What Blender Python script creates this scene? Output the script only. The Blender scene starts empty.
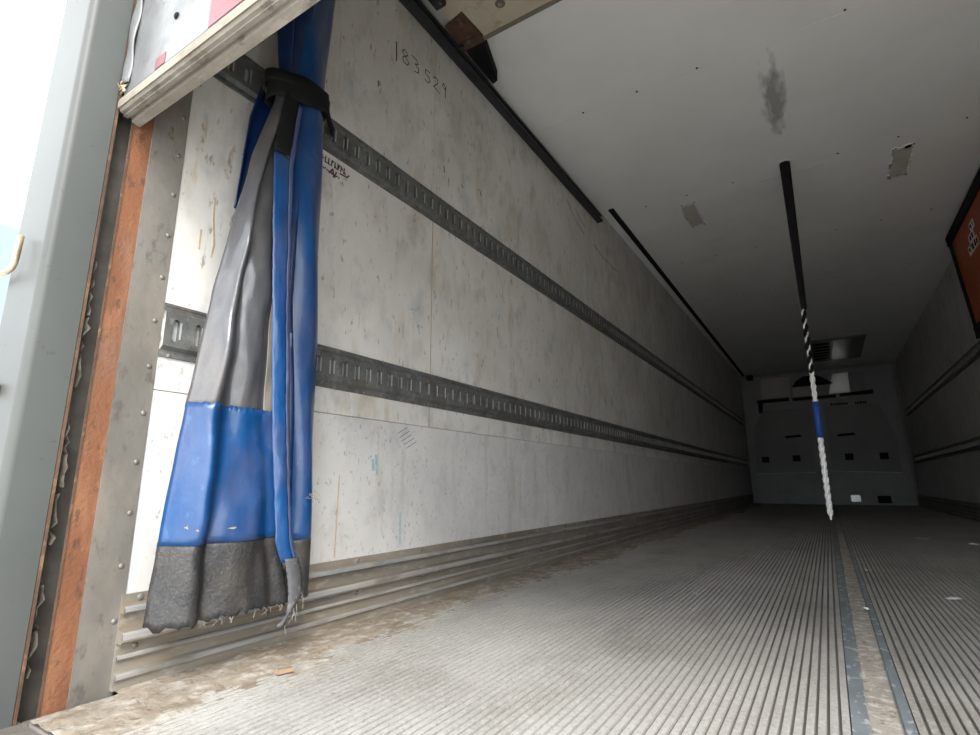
import bpy, bmesh, math, random
from mathutils import Vector, Matrix, noise
random.seed(7)
SC = bpy.context.scene
COL = SC.collection

# ------------------------------------------------------------------ camera
CAM_H = 0.393
cam = bpy.data.cameras.new('camera'); cam_o = bpy.data.objects.new('camera', cam); COL.objects.link(cam_o)
cam.sensor_width = 36.0; cam.lens = 527.36 * 36 / 980; cam.clip_start = 0.02; cam.clip_end = 500
yaw, pitch, roll = -0.558477, 0.217171, -0.005639
fw = Vector((math.sin(yaw)*math.cos(pitch), math.cos(yaw)*math.cos(pitch), math.sin(pitch)))
r0 = Vector((math.cos(yaw), -math.sin(yaw), 0)); u0 = r0.cross(fw)
rr = r0*math.cos(roll) + u0*math.sin(roll); uu = -r0*math.sin(roll) + u0*math.cos(roll)
cam_o.matrix_world = Matrix(((rr.x, uu.x, -fw.x, 0), (rr.y, uu.y, -fw.y, 0), (rr.z, uu.z, -fw.z, CAM_H), (0, 0, 0, 1)))
SC.camera = cam_o

# ------------------------------------------------------------------ light
SKY_STRENGTH = 1.6
SUN_STRENGTH = 1.2
SC.view_settings.view_transform = 'Standard'; SC.view_settings.look = 'None'
SC.view_settings.gamma = 1.0; SC.view_settings.use_curve_mapping = False
SC.view_settings.exposure = 2.05

w = bpy.data.worlds.new('sky'); SC.world = w; w.use_nodes = True
nt = w.node_tree; N = nt.nodes; LK = nt.links; N.clear()
out = N.new('ShaderNodeOutputWorld'); bg = N.new('ShaderNodeBackground')
tc = N.new('ShaderNodeTexCoord'); mp = N.new('ShaderNodeMapping'); mp.inputs['Scale'].default_value = (1, 1, 2.2)
mp.inputs['Location'].default_value = (0.35, 0.1, 0.0)
ns = N.new('ShaderNodeTexNoise'); ns.inputs['Scale'].default_value = 1.6; ns.inputs['Detail'].default_value = 5
rp = N.new('ShaderNodeValToRGB')
rp.color_ramp.elements[0].position = 0.40; rp.color_ramp.elements[0].color = (0.125, 0.152, 0.176, 1)
rp.color_ramp.elements[1].position = 0.56; rp.color_ramp.elements[1].color = (0.92, 0.95, 0.98, 1)
LK.new(tc.outputs['Generated'], mp.inputs['Vector']); LK.new(mp.outputs[0], ns.inputs['Vector'])
LK.new(ns.outputs['Fac'], rp.inputs[0]); LK.new(rp.outputs[0], bg.inputs['Color'])
bg.inputs['Strength'].default_value = SKY_STRENGTH
LK.new(bg.outputs[0], out.inputs[0])

sun = bpy.data.lights.new('hazy_sun', 'SUN'); sun.energy = SUN_STRENGTH; sun.angle = math.radians(24); sun.color = (1.0, 0.96, 0.89)
sun_o = bpy.data.objects.new('hazy_sun', sun); COL.objects.link(sun_o)
EL = math.radians(40)
sdir = Vector((-0.72*math.cos(EL), 0.69*math.cos(EL), -math.sin(EL)))
sun_o.rotation_euler = sdir.to_track_quat('-Z', 'Y').to_euler(); sun_o.location = (6, -6, 6)

# ------------------------------------------------------------------ materials
MATS = {}
def mat(name, c1, c2=None, scale=6.0, stretch=(1, 1, 1), rough=0.6, metal=0.0, bump=0.0, bscale=60.0, layers=(), coat=0.0, spec=0.5, lo=0.35, hi=0.65, bstretch=None):
    """principled surface: two-tone noise, then thresholded noise layers (colour, scale, lo, hi, stretch, amount)"""
    m = bpy.data.materials.new(name); m.use_nodes = True
    t = m.node_tree; n = t.nodes; l = t.links
    p = n['Principled BSDF']; p.inputs['Roughness'].default_value = rough; p.inputs['Metallic'].default_value = metal
    p.inputs['Coat Weight'].default_value = coat; p.inputs['Specular IOR Level'].default_value = spec
    g = n.new('ShaderNodeNewGeometry')
    def noise(sc, st, det=6, off=0.0):
        q = n.new('ShaderNodeMapping'); q.inputs['Scale'].default_value = st; q.inputs['Location'].default_value = (off, off*1.7, off*0.6)
        l.new(g.outputs['Position'], q.inputs['Vector'])
        x = n.new('ShaderNodeTexNoise'); x.inputs['Scale'].default_value = sc; x.inputs['Detail'].default_value = det
        x.inputs['Roughness'].default_value = 0.6
        l.new(q.outputs[0], x.inputs['Vector']); return x.outputs['Fac']
    def ramp(fac, a, b, ca=(0, 0, 0, 1), cb=(1, 1, 1, 1)):
        r = n.new('ShaderNodeValToRGB'); e = r.color_ramp.elements
        e[0].position = a; e[0].color = ca; e[1].position = b; e[1].color = cb; l.new(fac, r.inputs[0]); return r.outputs[0]
    c2 = c2 or c1
    col = ramp(noise(scale, stretch), lo, hi, (*c1, 1), (*c2, 1))
    for i, (c, sc, a, b, st, amt) in enumerate(layers):
        f = ramp(noise(sc, st, 5, 3.1*(i+1)), a-.045, b-.045)
        mu = n.new('ShaderNodeMath'); mu.operation = 'MULTIPLY'; mu.inputs[1].default_value = amt; l.new(f, mu.inputs[0])
        mx = n.new('ShaderNodeMix'); mx.data_type = 'RGBA'; l.new(mu.outputs[0], mx.inputs['Factor'])
        l.new(col, mx.inputs['A']); mx.inputs['B'].default_value = (*c, 1); col = mx.outputs['Result']
    l.new(col, p.inputs['Base Color'])
    if bump:
        b = n.new('ShaderNodeBump'); b.inputs['Strength'].default_value = bump; b.inputs['Distance'].default_value = 0.004
        l.new(noise(bscale, bstretch or (1, 1, 1), 4, 9.0), b.inputs['Height']); l.new(b.outputs[0], p.inputs['Normal'])
    m['_n'] = 1
    MATS[name] = m
    return m

RUSTC = (0.30, 0.13, 0.045)
mat('white_lining', (0.625, 0.608, 0.574), (0.514, 0.493, 0.461), 2.6, (1, 1, 1), 0.42, bump=0.12, bscale=30, layers=(
    ((0.402, 0.344, 0.263), 4.0, 0.58, 0.74, (1, 2.2, 0.8), 0.7),
    ((0.313, 0.316, 0.311), 5.0, 0.58, 0.78, (1, 2.0, 1.2), 0.7),
    ((0.368, 0.436, 0.502), 9.0, 0.66, 0.76, (1, 2.0, 1.0), 0.45),
    ((0.134, 0.126, 0.12), 34.0, 0.66, 0.74, (1, 1.6, 0.6), 0.7),
    ((0.402, 0.298, 0.179), 9.0, 0.68, 0.78, (1, 5.0, 0.5), 0.7)))
mat('speckled_lining', (0.566, 0.556, 0.542), (0.468, 0.458, 0.442), 3.0, (1, 1, 1), 0.45, bump=0.12, bscale=30, layers=(
    ((0.351, 0.306, 0.241), 4.0, 0.60, 0.74, (1, 4.0, 0.5), 0.5),
    ((0.273, 0.275, 0.281), 6.0, 0.58, 0.78, (1, 1.8, 1.2), 0.45),
    ((0.117, 0.119, 0.121), 75.0, 0.64, 0.72, (1, 1.3, 0.7), 0.5),
    ((0.194, 0.295, 0.362), 10.0, 0.70, 0.78, (1, 3.0, 0.7), 0.4)))
mat('ceiling_white', (0.845, 0.845, 0.824), (0.783, 0.783, 0.762), 1.5, rough=0.38, bump=0.06, bscale=20, layers=(
    ((0.618, 0.618, 0.603), 2.2, 0.62, 0.85, (1, 1, 1), 0.4),
    ((0.103, 0.103, 0.103), 40.0, 0.78, 0.80, (1, 1, 1), 0.7)))
mat('wall_core', (0.30, 0.28, 0.25), (0.2, 0.18, 0.16), 8, rough=0.8)
mat('joint_dark', (0.16, 0.13, 0.10), (0.10, 0.08, 0.06), 12, rough=0.9)
mat('floor_rib', (0.443, 0.427, 0.403), (0.332, 0.317, 0.296), 2.5, (1.0, 0.7, 1), 0.5, metal=0.1, bump=0.35, bscale=160, layers=(
    ((0.201, 0.177, 0.152), 3.0, 0.54, 0.76, (1.3, 0.7, 1), 0.6),
    ((0.564, 0.555, 0.534), 120.0, 0.54, 0.70, (1, 0.8, 1), 0.4),
    ((0.162, 0.146, 0.131), 140.0, 0.58, 0.70, (1, 0.8, 1), 0.4)))
mat('floor_groove', (0.132, 0.119, 0.105), (0.22, 0.198, 0.171), 6, (1, 0.4, 1), 0.85)
mat('floor_dusty', (0.279, 0.238, 0.189), (0.205, 0.168, 0.127), 6.0, (1.2, 0.8, 1), 0.9, bump=1.0, bscale=60, layers=(
    ((0.394, 0.369, 0.328), 22.0, 0.54, 0.66, (1.1, 0.8, 1), 0.75),
    ((0.139, 0.0984, 0.0615), 8.0, 0.56, 0.70, (1.2, 0.7, 1), 0.6),
    ((0.082, 0.0656, 0.0492), 60.0, 0.64, 0.70, (1, 1, 1), 0.6)))
mat('channel_grit', (0.36, 0.33, 0.29), (0.27, 0.24, 0.20), 10.0, (1, 0.6, 1), 0.9, bump=0.8, bscale=120, layers=(
    ((0.52, 0.50, 0.47), 40.0, 0.56, 0.66, (1, 1, 1), 0.7),
    ((0.14, 0.11, 0.08), 50.0, 0.62, 0.68, (1, 1, 1), 0.7)))
mat('channel_edge', (0.22, 0.25, 0.265), (0.16, 0.18, 0.195), 12.0, (1, 0.6, 1), 0.5, metal=0.2, layers=(
    ((0.50, 0.53, 0.54), 50.0, 0.60, 0.66, (1, 0.6, 1), 0.7),))
mat('kick_alu', (0.258, 0.231, 0.194), (0.175, 0.152, 0.12), 5.0, (1, 0.5, 3), 0.5, metal=0.2, bump=0.3, bscale=60, layers=(
    ((0.204, 0.139, 0.0785), 6.0, 0.54, 0.72, (1, 0.8, 2.5), 0.5),
    ((0.37, 0.351, 0.323), 30.0, 0.60, 0.70, (1, 0.5, 1.5), 0.5),
    ((0.111, 0.148, 0.185), 5.0, 0.62, 0.74, (1, 0.4, 3), 0.6)))
mat('rail_galv', (0.153, 0.155, 0.146), (0.085, 0.0884, 0.085), 9.0, (1, 1, 1), 0.5, metal=0.3, bump=0.25, bscale=80, layers=(
    ((0.255, 0.251, 0.23), 30.0, 0.58, 0.72, (1, 1, 1), 0.6),
    ((0.119, 0.0765, 0.0467), 14.0, 0.60, 0.74, (1, 1, 1), 0.6),
    ((0.0425, 0.0425, 0.0425), 60.0, 0.60, 0.70, (1, 1, 1), 0.5)))
mat('ridge_worn', (0.374, 0.365, 0.348), (0.272, 0.264, 0.251), 8.0, (1, 0.4, 1), 0.4, metal=0.3, layers=(
    ((0.153, 0.132, 0.102), 9.0, 0.56, 0.70, (1, 0.5, 1), 0.7),
    ((0.128, 0.187, 0.238), 5.0, 0.60, 0.70, (1, 0.4, 1), 0.6)))
mat('rail_lip', (0.46, 0.47, 0.46), (0.30, 0.31, 0.30), 14.0, rough=0.4, metal=0.4)
mat('silver_paint', (0.0745, 0.079, 0.0758), (0.0648, 0.0693, 0.0661), 3.0, rough=0.45, bump=0.04, bscale=25, spec=0.3, layers=(
    ((0.0454, 0.0454, 0.0454), 60.0, 0.70, 0.74, (1, 1, 1), 0.6),))
mat('grey_strip', (0.164, 0.152, 0.136), (0.112, 0.102, 0.088), 6.0, (1, 1, 0.5), 0.55, metal=0.1, bump=0.25, bscale=70, layers=(
    ((0.208, 0.18, 0.144), 9.0, 0.56, 0.72, (1, 1, 0.5), 0.6),
    ((0.064, 0.056, 0.048), 40.0, 0.62, 0.72, (1, 1, 0.6), 0.6)))
mat('rust', (0.178, 0.0696, 0.0298), (0.116, 0.0431, 0.0199), 9.0, (1, 1, 0.4), 0.85, bump=0.6, bscale=120, layers=(
    ((0.219, 0.103, 0.0497), 20.0, 0.54, 0.68, (1, 1, 0.3), 0.6),
    ((0.132, 0.0929, 0.0662), 6.0, 0.58, 0.74, (1, 1, 0.6), 0.6),
    ((0.053, 0.0265, 0.0166), 50.0, 0.62, 0.70, (1, 1, 0.5), 0.6)))
mat('rust_dark', (0.098, 0.0525, 0.0315), (0.056, 0.0315, 0.021), 20.0, rough=0.9, bump=0.5, bscale=120, layers=(
    ((0.21, 0.119, 0.063), 26.0, 0.60, 0.70, (1, 1, 1), 0.6),))
mat('gap_dark', (0.09, 0.081, 0.0675), (0.0525, 0.045, 0.0375), 20.0, rough=0.9)
mat('foam', (0.117, 0.106, 0.0834), (0.0672, 0.0585, 0.045), 40.0, rough=0.95, bump=0.8, bscale=150)
mat('black_steel', (0.021, 0.0224, 0.0252), (0.0385, 0.0399, 0.0434), 10.0, (1, 0.4, 1), 0.38, metal=0.3)
mat('black_matte', (0.006, 0.006, 0.0066), (0.0096, 0.0096, 0.0096), 20.0, rough=0.85, spec=0.2)
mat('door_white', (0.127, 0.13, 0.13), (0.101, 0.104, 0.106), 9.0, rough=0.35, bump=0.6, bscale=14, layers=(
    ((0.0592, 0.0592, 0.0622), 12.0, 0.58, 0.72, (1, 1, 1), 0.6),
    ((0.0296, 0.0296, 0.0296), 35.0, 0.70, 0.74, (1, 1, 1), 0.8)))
mat('door_red', (0.13, 0.00864, 0.0168), (0.101, 0.0072, 0.0144), 12.0, rough=0.35)
mat('rail_cream', (0.218, 0.199, 0.156), (0.166, 0.143, 0.106), 8.0, (0.6, 1, 1), 0.55, bump=0.3, bscale=60, layers=(
    ((0.0926, 0.0663, 0.0398), 20.0, 0.62, 0.74, (0.5, 1, 1), 0.6),))
mat('rail_grime', (0.172, 0.152, 0.125), (0.105, 0.0897, 0.0702), 9.0, (0.5, 1, 1), 0.7, bump=0.5, bscale=70, layers=(
    ((0.25, 0.234, 0.203), 20.0, 0.56, 0.68, (0.4, 1, 1), 0.6),
    ((0.0546, 0.039, 0.0312), 25.0, 0.62, 0.70, (0.6, 1, 1), 0.7)))
mat('door_plywood', (0.55, 0.50, 0.40), (0.46, 0.40, 0.30), 5.0, rough=0.7, bump=0.2, layers=(
    ((0.30, 0.20, 0.11), 14.0, 0.62, 0.74, (1, 1, 1), 0.6),))
mat('vinyl_blue', (0.00399, 0.0514, 0.167), (0.00332, 0.0343, 0.117), 6.0, rough=0.36, bump=0.35, bscale=26, coat=0.15, layers=(
    ((0.045, 0.065, 0.15), 9.0, 0.53, 0.72, (1, 1, 0.5), 0.75),
    ((0.0466, 0.109, 0.21), 40.0, 0.64, 0.74, (1, 1, 0.6), 0.4)))
mat('vinyl_blue_shaded', (0.0036, 0.021, 0.09), (0.003, 0.0144, 0.06), 5.0, rough=0.4, bump=0.2, bscale=22, coat=0.1)  # darker copy of the blue vinyl, with shade put into the colour
mat('vinyl_blue_edge', (0.045, 0.0638, 0.165), (0.075, 0.09, 0.18), 20.0, rough=0.5)
mat('vinyl_clear', (0.0735, 0.0728, 0.077), (0.0476, 0.049, 0.056), 6.0, (1, 1, 0.5), 0.30, bump=0.45, bscale=30, coat=0.35, layers=(
    ((0.112, 0.0945, 0.0805), 7.0, 0.54, 0.74, (1, 1, 0.3), 0.6),
    ((0.105, 0.105, 0.108), 30.0, 0.58, 0.74, (1, 1, 0.6), 0.4)))
mat('vinyl_edge', (0.195, 0.173, 0.146), (0.135, 0.12, 0.105), 14.0, (1, 1, 0.3), 0.5)
mat('rubber_hem', (0.0286, 0.0275, 0.0275), (0.0143, 0.0154, 0.0182), 6.0, rough=0.5, bump=0.5, bscale=90, layers=(
    ((0.0605, 0.0506, 0.0413), 9.0, 0.50, 0.72, (1, 1, 1), 0.6),
    ((0.0825, 0.0759, 0.0688), 220.0, 0.54, 0.72, (1, 1, 1), 0.5),
    ((0.011, 0.011, 0.011), 160.0, 0.58, 0.70, (1, 1, 1), 0.5)))
mat('frayed_hem', (0.042, 0.042, 0.048), (0.066, 0.066, 0.069), 30.0, rough=0.7, layers=(
    ((0.156, 0.15, 0.138), 60.0, 0.60, 0.70, (1, 1, 1), 0.6),))
mat('thread', (0.304, 0.288, 0.264), (0.224, 0.208, 0.192), 30.0, rough=0.9)
mat('marker', (0.03, 0.028, 0.03), rough=0.6)
mat('marker_faint', (0.20, 0.19, 0.19), rough=0.6)
mat('mark_blue', (0.26, 0.36, 0.42), (0.38, 0.44, 0.46), 60.0, rough=0.6)
mat('mark_rust', (0.36, 0.25, 0.14), (0.46, 0.39, 0.30), 30.0, rough=0.7)
mat('mark_red', (0.14, 0.02, 0.025), (0.06, 0.015, 0.015), 40.0, rough=0.6)
mat('plate_beige', (0.60, 0.565, 0.50), (0.52, 0.49, 0.43), 12.0, rough=0.5, metal=0.1)
mat('plate_edge', (0.78, 0.77, 0.74), (0.68, 0.67, 0.64), 40.0, rough=0.6, bump=0.5, bscale=150)
mat('orange', (0.416, 0.08, 0.02), (0.336, 0.06, 0.016), 6.0, rough=0.5, bump=0.15, bscale=12)
mat('sticker_white', (0.75, 0.74, 0.72), rough=0.4)
mat('bulkhead', (0.21, 0.217, 0.217), (0.175, 0.182, 0.182), 3.0, rough=0.45, layers=(
    ((0.126, 0.126, 0.122), 6.0, 0.58, 0.76, (1, 1, 1), 0.5),))
mat('bulkhead_grey', (0.154, 0.158, 0.158), (0.126, 0.13, 0.13), 3.0, rough=0.45)
mat('bulkhead_pink', (0.391, 0.348, 0.34), (0.323, 0.289, 0.281), 4.0, rough=0.45)
mat('bulkhead_shiny', (0.72, 0.72, 0.70), (0.60, 0.60, 0.59), 5.0, rough=0.25, metal=0.3)
mat('strap_white', (0.90, 0.90, 0.88), (0.84, 0.84, 0.82), 30.0, rough=0.5)
mat('strap_blue', (0.015, 0.08, 0.36), (0.01, 0.06, 0.28), 30.0, rough=0.5)
mat('worn_steel', (0.42, 0.36, 0.28), (0.26, 0.19, 0.13), 40.0, rough=0.5, metal=0.5)
mat('rivet_metal', (0.192, 0.18, 0.164), (0.136, 0.124, 0.112), 60.0, rough=0.45, metal=0.3)
mat('asphalt', (0.76, 0.74, 0.70), (0.68, 0.66, 0.62), 1.2, rough=0.9, bump=0.4, bscale=30)
mat('flake', (0.80, 0.79, 0.77), (0.66, 0.65, 0.63), 60.0, rough=0.6)
mat('wood_chip', (0.24, 0.17, 0.11), rough=0.8)

# scuff with a shape of its own on the ceiling: an extra dark streak mask
def add_streak(m, cx, cy, hx, hy, col, amt):
    t = m.node_tree; n = t.nodes; l = t.links
    p = n['Principled BSDF']; src = p.inputs['Base Color'].links[0].from_socket
    g = n.new('ShaderNodeNewGeometry'); q = n.new('ShaderNodeMapping'); q.vector_type = 'POINT'
    q.inputs['Location'].default_value = (-cx/hx, -cy/hy, 0); q.inputs['Scale'].default_value = (1/hx, 1/hy, 0)
    l.new(g.outputs['Position'], q.inputs[0])
    ln = n.new('ShaderNodeVectorMath'); ln.operation = 'LENGTH'; l.new(q.outputs[0], ln.inputs[0])
    ns = n.new('ShaderNodeTexNoise'); ns.inputs['Scale'].default_value = 14; ns.inputs['Detail'].default_value = 6
    q2 = n.new('ShaderNodeMapping'); q2.inputs['Scale'].default_value = (2.2, 0.6, 1); l.new(g.outputs['Position'], q2.inputs[0]); l.new(q2.outputs[0], ns.inputs['Vector'])
    a = n.new('ShaderNodeMath'); a.operation = 'MULTIPLY_ADD'; a.inputs[1].default_value = 1.6; l.new(ns.outputs['Fac'], a.inputs[0]); l.new(ln.outputs['Value'], a.inputs[2])
    r = n.new('ShaderNodeMapRange'); r.inputs[1].default_value = 1.75; r.inputs[2].default_value = 1.15; r.inputs[3].default_value = 0; r.inputs[4].default_value = amt
    l.new(a.outputs[0], r.inputs[0])
    mx = n.new('ShaderNodeMix'); mx.data_type = 'RGBA'; l.new(r.outputs[0], mx.inputs['Factor']); l.new(src, mx.inputs['A']); mx.inputs['B'].default_value = (*col, 1)
    l.new(mx.outputs['Result'], p.inputs['Base Color'])
add_streak(MATS['ceiling_white'], 0.0, 2.95, 0.07, 0.38, (0.20, 0.20, 0.195), 0.75)

# ------------------------------------------------------------------ mesh helpers
class MB:
    def __init__(s): s.v = []; s.f = []
    def add(s, vs, fs):
        k = len(s.v); s.v += [tuple(v) for v in vs]; s.f += [tuple(i+k for i in f) for f in fs]; return s
    def box(s, a, b):
        x0, y0, z0 = a; x1, y1, z1 = b
        return s.add([(x0,y0,z0),(x1,y0,z0),(x1,y1,z0),(x0,y1,z0),(x0,y0,z1),(x1,y0,z1),(x1,y1,z1),(x0,y1,z1)],
                     [(0,3,2,1),(4,5,6,7),(0,1,5,4),(1,2,6,5),(2,3,7,6),(3,0,4,7)])
    def cbox(s, c, d): return s.box([c[i]-d[i]/2 for i in range(3)], [c[i]+d[i]/2 for i in range(3)])
    def prism(s, poly, axis, a, b):
        """poly = 2-D outline extruded along axis ('x': (y,z) 'y': (x,z) 'z': (x,y))"""
        n = len(poly)
        def P(p, t): return {'x': (t, p[0], p[1]), 'y': (p[0], t, p[1]), 'z': (p[0], p[1], t)}[axis]
        vs = [P(p, a) for p in poly] + [P(p, b) for p in poly]
        fs = [tuple(range(n)), tuple(range(2*n-1, n-1, -1))] + [(i, (i+1) % n, n+(i+1) % n, n+i) for i in range(n)]
        return s.add(vs, fs)
    def tube(s, pts, r, n=8, cap=True):
        pts = [Vector(p) for p in pts]; k = len(s.v); up = Vector((0.13, 0.31, 0.94))
        for i, p in enumerate(pts):
            d = (pts[min(i+1, len(pts)-1)] - pts[max(i-1, 0)]).normalized()
            a = d.cross(up).normalized(); b = d.cross(a)
            R = r[i] if isinstance(r, (list, tuple)) else r
            for j in range(n):
                th = 2*math.pi*j/n; s.v.append(tuple(p + a*(R*math.cos(th)) + b*(R*math.sin(th))))
        for i in range(len(pts)-1):
            for j in range(n):
                s.f.append((k+i*n+j, k+i*n+(j+1) % n, k+(i+1)*n+(j+1) % n, k+(i+1)*n+j))
        if cap:
            s.f.append(tuple(k+j for j in range(n-1, -1, -1))); s.f.append(tuple(k+(len(pts)-1)*n+j for j in range(n)))
        return s
    def dome(s, c, axis, r, h, n=10):
        """rivet head: flat dome on a plane, axis = outward unit vector"""
        ax = Vector(axis); a = ax.orthogonal().normalized(); b = ax.cross(a); c = Vector(c); k = len(s.v)
        for rr_, hh in ((r, 0), (r*0.85, h*0.6), (r*0.45, h)):
            for j in range(n):
                th = 2*math.pi*j/n; s.v.append(tuple(c + a*rr_*math.cos(th) + b*rr_*math.sin(th) + ax*hh))
        for i in range(2):
            for j in range(n): s.f.append((k+i*n+j, k+i*n+(j+1) % n, k+(i+1)*n+(j+1) % n, k+(i+1)*n+j))
        s.f.append(tuple(k+2*n+j for j in range(n))); s.f.append(tuple(k+j for j in range(n-1, -1, -1))); return s
    def grid(s, fn, nu, nv):
        k = len(s.v)
        for j in range(nv+1):
            for i in range(nu+1): s.v.append(tuple(fn(i/nu, j/nv)))
        for j in range(nv):
            for i in range(nu):
                a = k+j*(nu+1)+i; s.f.append((a, a+1, a+nu+2, a+nu+1))
        return s
    def build(s, name, m, parent=None, smooth=False, solid=0.0, bevel=0.0):
        off = Vector(parent.matrix_world.translation) if parent else Vector()
        me = bpy.data.meshes.new(name); me.from_pydata([tuple(Vector(v)-off) for v in s.v], [], s.f); me.update()
        bm = bmesh.new(); bm.from_mesh(me); bmesh.ops.recalc_face_normals(bm, faces=bm.faces); bm.to_mesh(me); bm.free()
        me.materials.append(MATS[m])
        o = bpy.data.objects.new(name, me); COL.objects.link(o)
        if parent: o.parent = parent
        if smooth: me.polygons.foreach_set('use_smooth', [True]*len(me.polygons))
        if solid:
            d = o.modifiers.new('thickness', 'SOLIDIFY'); d.thickness = solid; d.offset = 0
        if bevel:
            d = o.modifiers.new('bevel', 'BEVEL'); d.width = bevel; d.segments = 2; d.limit_method = 'ANGLE'; d.angle_limit = math.radians(40)
        return o
def thing(name, label, cat, loc=(0, 0, 0), group=None):
    o = bpy.data.objects.new(name, None); COL.objects.link(o); o.location = loc
    o.matrix_world = Matrix.Translation(loc)
    return tag(o, label, cat, group)
def tag(o, label, cat=None, group=None, kind=None):
    o['label'] = label
    if cat: o['category'] = cat
    if group: o['group'] = group
    if kind: o['kind'] = kind
    return o
def struct(o, label=None):
    o['kind'] = 'structure'
    if label: o['label'] = label
    return o
def tab(t, x):
    """piecewise-linear table lookup, keys ascending"""
    if x <= t[0][0]: return t[0][1]
    for (a, p), (b, q) in zip(t, t[1:]):
        if x <= b: return p + (q-p)*(x-a)/(b-a)
    return t[-1][1]

WX, H, Y0, Y1 = 1.24, 2.435, 0.575, 11.36       # lining plane, ceiling, lining start, end of box

# ------------------------------------------------------------------ ground outside
struct(MB().box((-60, -60, -1.35), (60, 60, -1.25)).build('ground', 'asphalt'), 'pale paved yard outside the trailer')

# ------------------------------------------------------------------ floor
fl = struct(MB().box((-1.212, 0.44, -0.13), (1.212, Y1+0.1, -0.005)).build('floor', 'floor_groove'), 'ribbed aluminium trailer floor')
PITCH = 0.0168
rib_me = None
xs = [-1.1985 + i*PITCH for i in range(72)]
xs = [x for x in xs if x < -0.018] + [0.082 + i*PITCH for i in range(68)]
for i, x in enumerate(xs):
    if rib_me is None:
        o = MB().prism([(-0.0062, -0.008), (0.0062, -0.008), (0.0056, 0.0), (-0.0056, 0.0)], 'y', 0.462, Y1).build('floor_rib', 'floor_rib', fl); rib_me = o.data
    else:
        o = bpy.data.objects.new('floor_rib', rib_me); COL.objects.link(o); o.parent = fl
    o.location = (x, 0, random.uniform(-0.0006, 0.0006))
MB().box((0.012, 0.44, -0.006), (0.057, Y1, -0.0035)).build('floor_channel', 'channel_grit', fl)
MB().prism([(-0.0145, -0.006), (0.012, -0.006), (0.012, -0.003), (0.010, 0.001), (-0.0145, 0.001)], 'y', 0.44, Y1).build('channel_edge', 'channel_edge', fl)
MB().prism([(0.057, -0.006), (0.074, -0.006), (0.074, 0.001), (0.059, 0.001), (0.057, -0.001)], 'y', 0.44, Y1).build('channel_edge', 'channel_edge', fl)
def dusty(u, v):
    y = 0.436 + (Y1-0.436)*v**2.2; x = -1.236 + 0.36*u + (.036*(1-u) if y < .572 else 0)
    e = .55 + .9*noise.noise((x*3, y*1.3, 2.0)) + .5*noise.noise((x*11, y*5, 4.0))
    return (x, y, .0035 - .018*max(0, u-.28*e-.12-.45*max(0, 1-y)) + .003*noise.noise((x*40, y*18, 1.0)) + .002*noise.noise((x*90, y*60, 3.0)))
MB().grid(dusty, 70, 420).build('dust_drift', 'floor_dusty', fl, smooth=True)
MB().box((1.200, 0.44, -0.006), (1.236, Y1, -0.001)).build('edge_plank', 'floor_dusty', fl)
struct(MB().box((-1.24, 0.439, -0.22), (-1.212, 0.58, -0.008)).build('trim_7', 'grey_strip'), 'gutter strip at the foot of the door track')
struct(MB().box((-1.42, 0.22, -0.22), (1.42, 0.439, -0.010)).build('trim_1', 'grey_strip'), 'worn steel sill under the doorway')

# ------------------------------------------------------------------ walls, ceiling, panels
def lining(side):
    s = -1 if side == 'left' else 1
    wl = MB().box((s*(WX+0.006), 0.506, -0.12), (s*(WX+0.07), Y1+0.1, H+0.07)) if s > 0 else MB().box((s*(WX+0.07), 0.506, -0.12), (s*(WX+0.006), Y1+0.1, H+0.07))
    wl = struct(wl.build('wall_'+side, 'joint_dark'), side+' trailer wall of dirty white lining panels')
    def row(z0, z1, first, m):
        a = Y0; b = first
        while a < Y1-0.01:
            b = min(b, Y1)
            MB().box((min(s*WX, s*(WX+0.0065)), a+0.001, z0), (max(s*WX, s*(WX+0.0065)), b-0.001, z1)).build('lining_panel', m, wl)
            a = b; b += 1.22
    row(0.15, 0.6, 1.965, 'speckled_lining'); row(0.602, H, 1.549, 'white_lining')
    return wl
wall_l = lining('left'); wall_r = lining('right')
struct(MB().box((-WX-0.07, Y1, -0.12), (WX+0.07, Y1+0.08, H+0.07)).build('wall_front', 'bulkhead_grey'), 'dark front end wall behind the bulkhead')
ce = struct(MB().box((-WX-0.07, 0.43, H+0.004), (WX+0.07, Y1+0.08, H+0.07)).build('ceiling', 'joint_dark'), 'white panelled trailer ceiling')
seams = [0.506, 1.27] + [2.497 + 1.225*i for i in range(8)]
seams = [y for y in seams if y < Y1-0.1] + [Y1]
for a, b in zip(seams, seams[1:]):
    MB().box((-WX-0.004, a+0.0008, H), (WX+0.004, b-0.0008, H+0.005)).build('ceiling_panel', 'ceiling_white', ce)
scr = None
for y in seams[2:6]:
    for x in (-0.92, -0.615, -0.305, 0.305, 0.615, 0.92):
        if scr is None:
            scr = MB().dome((0, 0, 0), (0, 0, -1), 0.006, 0.004, 8).build('ceiling_screw', 'black_matte', ce); o = scr
        else:
            o = bpy.data.objects.new('ceiling_screw', scr.data); COL.objects.link(o); o.parent = ce
        o.location = (x + random.uniform(-.01, .01), y-0.012, H)

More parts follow.
